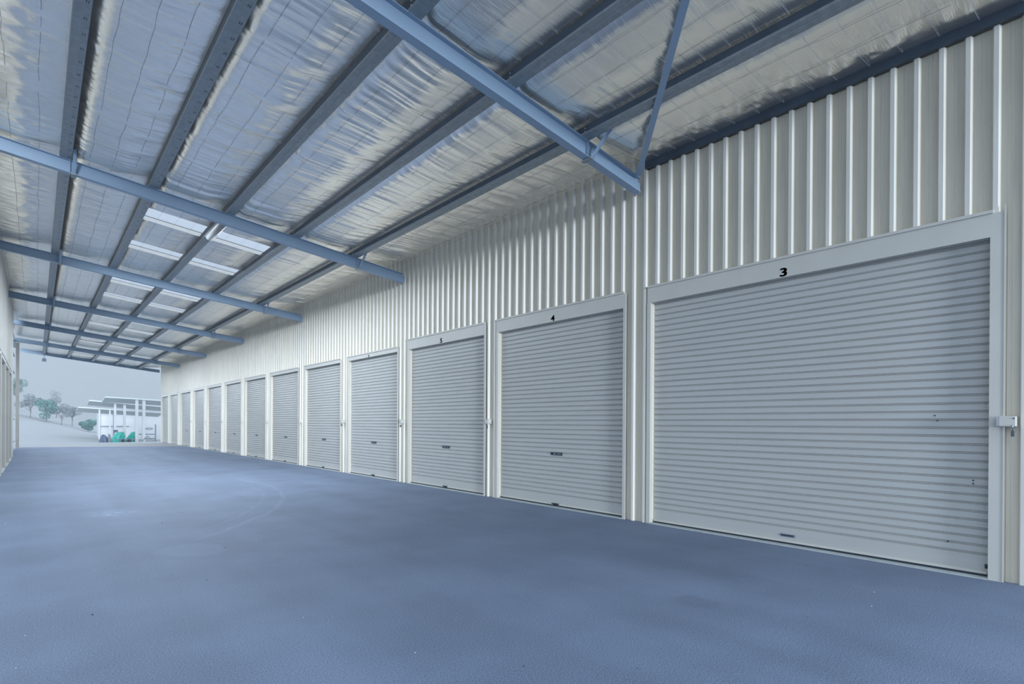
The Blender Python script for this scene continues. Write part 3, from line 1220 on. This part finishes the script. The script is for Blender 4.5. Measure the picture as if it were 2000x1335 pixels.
def heap(name, label, cat, cx, cy, sx_, sy_, sz_, m_, seed, group=None, lean=0.0):
    r_ = np.random.default_rng(seed)
    mb = MB()
    nu, nv = 40, 16
    ph = r_.uniform(0, 6.28, 6)
    rows = []
    for i in range(nv + 1):
        v = i / nv
        row = []
        for j in range(nu + 1):
            u = 2 * math.pi * j / nu
            fold = 1 + 0.10 * math.sin(5 * u + ph[0] + 2 * v) + 0.06 * math.sin(11 * u + ph[1]) + 0.04 * math.sin(17 * u + ph[2] + 5 * v)
            rr = math.cos(v * math.pi / 2) ** 0.6 * fold
            z = math.sin(v * math.pi / 2) * (1 + 0.10 * math.sin(3 * u + ph[3])) * sz_
            row.append((cx + rr * sx_ * math.cos(u) + lean * z, cy + rr * sy_ * math.sin(u), zg(cx, cy) - 0.02 + z))
        rows.append(row)
    mb.sheet(rows)
    o = mb.build(name, m_, origin=(cx, cy, zg(cx, cy)))
    return tag(o, label, cat, group)


gt = 'green tarpaulins in the yard'
heap('tarpaulin_heap', 'heap under a green tarpaulin, left of the other green one', 'tarpaulin', 6.40, 70.6, 0.58, 0.5, 1.0, M['tarp'], 1, gt, 0.35)
heap('tarpaulin_heap', 'heap under a green tarpaulin, right beside the white carport post', 'tarpaulin', 7.62, 71.0, 0.46, 0.5, 1.0, M['tarp'], 2, gt, 0.30)
heap('covered_mower', 'grey covered machine at the left end of the carport yard', 'covered machine', 5.25, 70.3, 0.34, 0.4, 0.75, M['gcover'], 3)
# trailer
r = thing('flat_trailer', (7.4, 69.4, zg(7.4, 69.4)), 'low flat trailer parked in front of the green tarpaulins', 'trailer')
zt = zg(7.4, 69.4)
mb = MB()
mb.box(6.2, 7.85, 68.8, 69.5, zt + 0.22, zt + 0.34)
part(mb, 'deck', M['junk'], r)
for x in (6.75, 7.3):
    mb = MB()
    mb.tube([(x, 68.78, zt + 0.16), (x, 68.68, zt + 0.16)], 0.17, 16)
    part(mb, 'wheel', M['tyre'], r)
# rack
r = thing('storage_rack', (9.3, 70.5, zg(9.3, 70.5)), 'dark steel rack with shelves beside the end of the right wall', 'rack')
zt = zg(9.3, 70.5)
for (x, zz) in ((8.75, 1.75), (9.85, 1.9)):
    for y in (70.2, 70.8):
        mb = MB()
        mb.bar((x, y, zt), (x, y, zt + zz), 0.05, 0.05)
        part(mb, 'upright', M['junk'], r)
for (z, x0) in ((0.30, 8.7), (0.78, 8.35)):
    mb = MB()
    mb.box(x0, 9.75, 70.15, 70.85, zt + z, zt + z + 0.07)
    part(mb, 'shelf', M['gcover'], r)
o = MB().tube([(9.25 + 0.33 * math.cos(a), 70.4, zt + 1.42 + 0.09 * math.sin(a)) for a in np.linspace(0, 2 * math.pi, 17)], 0.035, 6).build('hose_coil', M['gcover'], origin=(9.25, 70.4, zt + 1.4))
tag(o, 'dark coiled hose hanging on the steel rack', 'hose')
# timber trestle
r = thing('trestle', (8.95, 69.0, zg(8.95, 69)), 'white A-shaped trestle on the ground in front of the rack', 'trestle')
zt = zg(8.95, 69)
for (x0, x1) in ((8.35, 8.92), (9.5, 8.92)):
    mb = MB()
    mb.bar((x0, 68.9, zt - 0.02), (x1, 69.0, zt + 0.62), 0.08, 0.08)
    part(mb, 'leg', M['lamp'], r)
# small engine / post things
r = thing('outboard_motor', (6.0, 71.2, zg(6, 71.2)), 'grey outboard motor on a stand behind the left green tarpaulin', 'motor')
zt = zg(6.0, 71.2)
mb = MB()
mb.box(6.18, 6.55, 71.2, 71.5, zt + 1.0, zt + 1.28)
part(mb, 'motor', M['gcover'], r)
mb = MB()
mb.box(6.2, 6.26, 71.3, 71.4, zt, zt + 1.0)
part(mb, 'stand', M['junk'], r)
r = thing('gas_bottle', (5.75, 70.2, zg(5.75, 70.2)), 'pale gas bottle standing between the grey cover and green tarpaulin', 'gas bottle')
zt = zg(5.75, 70.2)
mb = MB()
mb.tube([(5.73, 70.2, zt), (5.73, 70.2, zt + 0.6), (5.73, 70.2, zt + 0.68)], 0.13, 14)
part(mb, 'bottle', M['lamp'], r)
mb = MB()
mb.tube([(5.73, 70.2, zt + 0.68), (5.73, 70.2, zt + 0.86)], 0.08, 10)
part(mb, 'valve', M['junk'], r)


# trees
def tree(name, label, cx, cy, h, w, m_, seed, trunk=True, n=1500, group='trees on the slope', zoff=0.35):
    r_ = np.random.default_rng(seed)
    zb = zg(cx, cy)
    root = thing(name, (cx, cy, zb), label, 'tree' if trunk else 'bush', group)
    clumps = []
    nb = 9 if trunk else 7
    for i in range(nb):
        a = r_.uniform(0, 6.28)
        rr = r_.uniform(0.1, 0.75) * w / 2
        clumps.append(Vector((cx + rr * math.cos(a), cy + rr * math.sin(a), zb + h * r_.uniform(zoff + 0.12, 0.88))))
    mb = MB()
    for i in range(n):
        c = clumps[i % nb]
        d = r_.normal(0, 1, 3)
        d /= np.linalg.norm(d)
        rad = r_.uniform(0.4, 1.0) ** 0.6 * w * 0.20
        p0 = c + Vector((d[0] * rad, d[1] * rad, d[2] * rad * 0.75 * (h / w if h > w else 1) ** 0.5))
        s_ = r_.uniform(0.07, 0.14)
        a = Vector(r_.normal(0, 1, 3)).normalized()
        b = a.cross(Vector(r_.normal(0, 1, 3))).normalized()
        k = len(mb.v)
        mb.v += [tuple(p0 - a * s_), tuple(p0 + b * s_ * 0.5), tuple(p0 + a * s_), tuple(p0 - b * s_ * 0.5)]
        mb.f.append((k, k + 1, k + 2, k + 3))
    me_ = bpy.data.meshes.new('foliage')
    loc = WORLD_OF[root.name]
    me_.from_pydata([(a[0] - loc[0], a[1] - loc[1], a[2] - loc[2]) for a in mb.v], [], mb.f)
    me_.materials.append(m_)
    fo = bpy.data.objects.new('foliage', me_)
    C.objects.link(fo)
    fo.parent = root
    if trunk:
        mb = MB()
        mb.tube([(cx, cy, zb - 0.1), (cx + 0.05, cy, zb + h * 0.25), (cx - 0.03, cy, zb + h * 0.5)], 0.10, 8, 0.05)
        for c in clumps[:6]:
            mb.tube([(cx, cy, zb + h * r_.uniform(0.2, 0.4)), tuple(c)], 0.045, 5, 0.015)
        part(mb, 'trunk', M['bark'], root)


tree('gum_tree', 'round grey-green tree at the far left of the slope', -0.7, 108, 3.6, 3.3, M['leafC'], 1, n=2200)
tree('gum_tree', 'tall dark tree half hidden behind the white corner post', -2.3, 116, 5.6, 3.4, M['leafA'], 2, n=2200)
tree('gum_tree', 'broad green tree next to the round grey-green one', 1.1, 106, 3.8, 3.6, M['leafB'], 3, zoff=0.1, n=2600)
tree('gum_tree', 'thin pale tree in the middle of the slope', 2.9, 108, 3.0, 3.0, M['leafC'], 4, n=1100)
tree('gum_tree', 'sparse grey tree just left of the carports', 4.3, 112, 3.8, 2.8, M['leafC'], 5, n=1000)
tree('gum_tree', 'small pale tree standing highest on the slope behind', 2.6, 124, 5.2, 2.6, M['leafC'], 8, n=700)
tree('bush', 'dense green bush left of the lowest carport roof', 6.0, 104, 2.0, 2.7, M['leafB'], 6, trunk=False, group=None, zoff=0.0, n=2600)

# ------------------------------------------------------------------ grit on the floor
random.seed(5)


def pebble(mb, x, y, s_):
    k = len(mb.v)
    for (a, b, c) in ((1, 0, 0.3), (0.2, 0.9, 0.3), (-1, 0.1, 0.3), (-0.1, -0.8, 0.3), (0, 0, 0.9), (0, 0, 0)):
        mb.v.append((x + a * s_ * random.uniform(0.7, 1.2), y + b * s_, c * s_))
    mb.f += [tuple(k + q for q in z) for z in ((0, 1, 4), (1, 2, 4), (2, 3, 4), (3, 0, 4), (1, 0, 5), (2, 1, 5), (3, 2, 5), (0, 3, 5))]


mb = MB()
for i in range(60):
    pebble(mb, random.uniform(-0.5, 6.4), random.uniform(0.9, 14), random.uniform(0.004, 0.009))
o = mb.build('grit', M['grit'])
tag(o, 'scattered pale grit lying on the asphalt floor', 'grit', kind='stuff')
mb = MB()
for i in range(40):
    pebble(mb, random.uniform(-0.5, 6.4), random.uniform(0.9, 14), random.uniform(0.004, 0.010))
o = mb.build('dark_crumbs', M['gritd'])
tag(o, 'scattered dark crumbs lying on the asphalt floor', 'grit', kind='stuff')

# ------------------------------------------------------------------ added scatter volume over the yard, standing in for flare
hz = bpy.data.materials.new('flare_haze')
hz.use_nodes = True
ht = hz.node_tree
ht.nodes.clear()
vs = ht.nodes.new('ShaderNodeVolumeScatter')
vs.inputs['Color'].default_value = (0.97, 0.985, 1.0, 1)
vs.inputs['Density'].default_value = 0.0025
vs.inputs['Anisotropy'].default_value = 0.0
ho = ht.nodes.new('ShaderNodeOutputMaterial')
ht.links.new(vs.outputs[0], ho.inputs['Volume'])
mb = MB()
mb.box(-60, 80, 46.3, 135, -6, 40)
o = mb.build('flare_haze', hz)
tag(o, 'added scattering air over the yard, standing in for lens flare', 'flare_haze', kind='stuff')
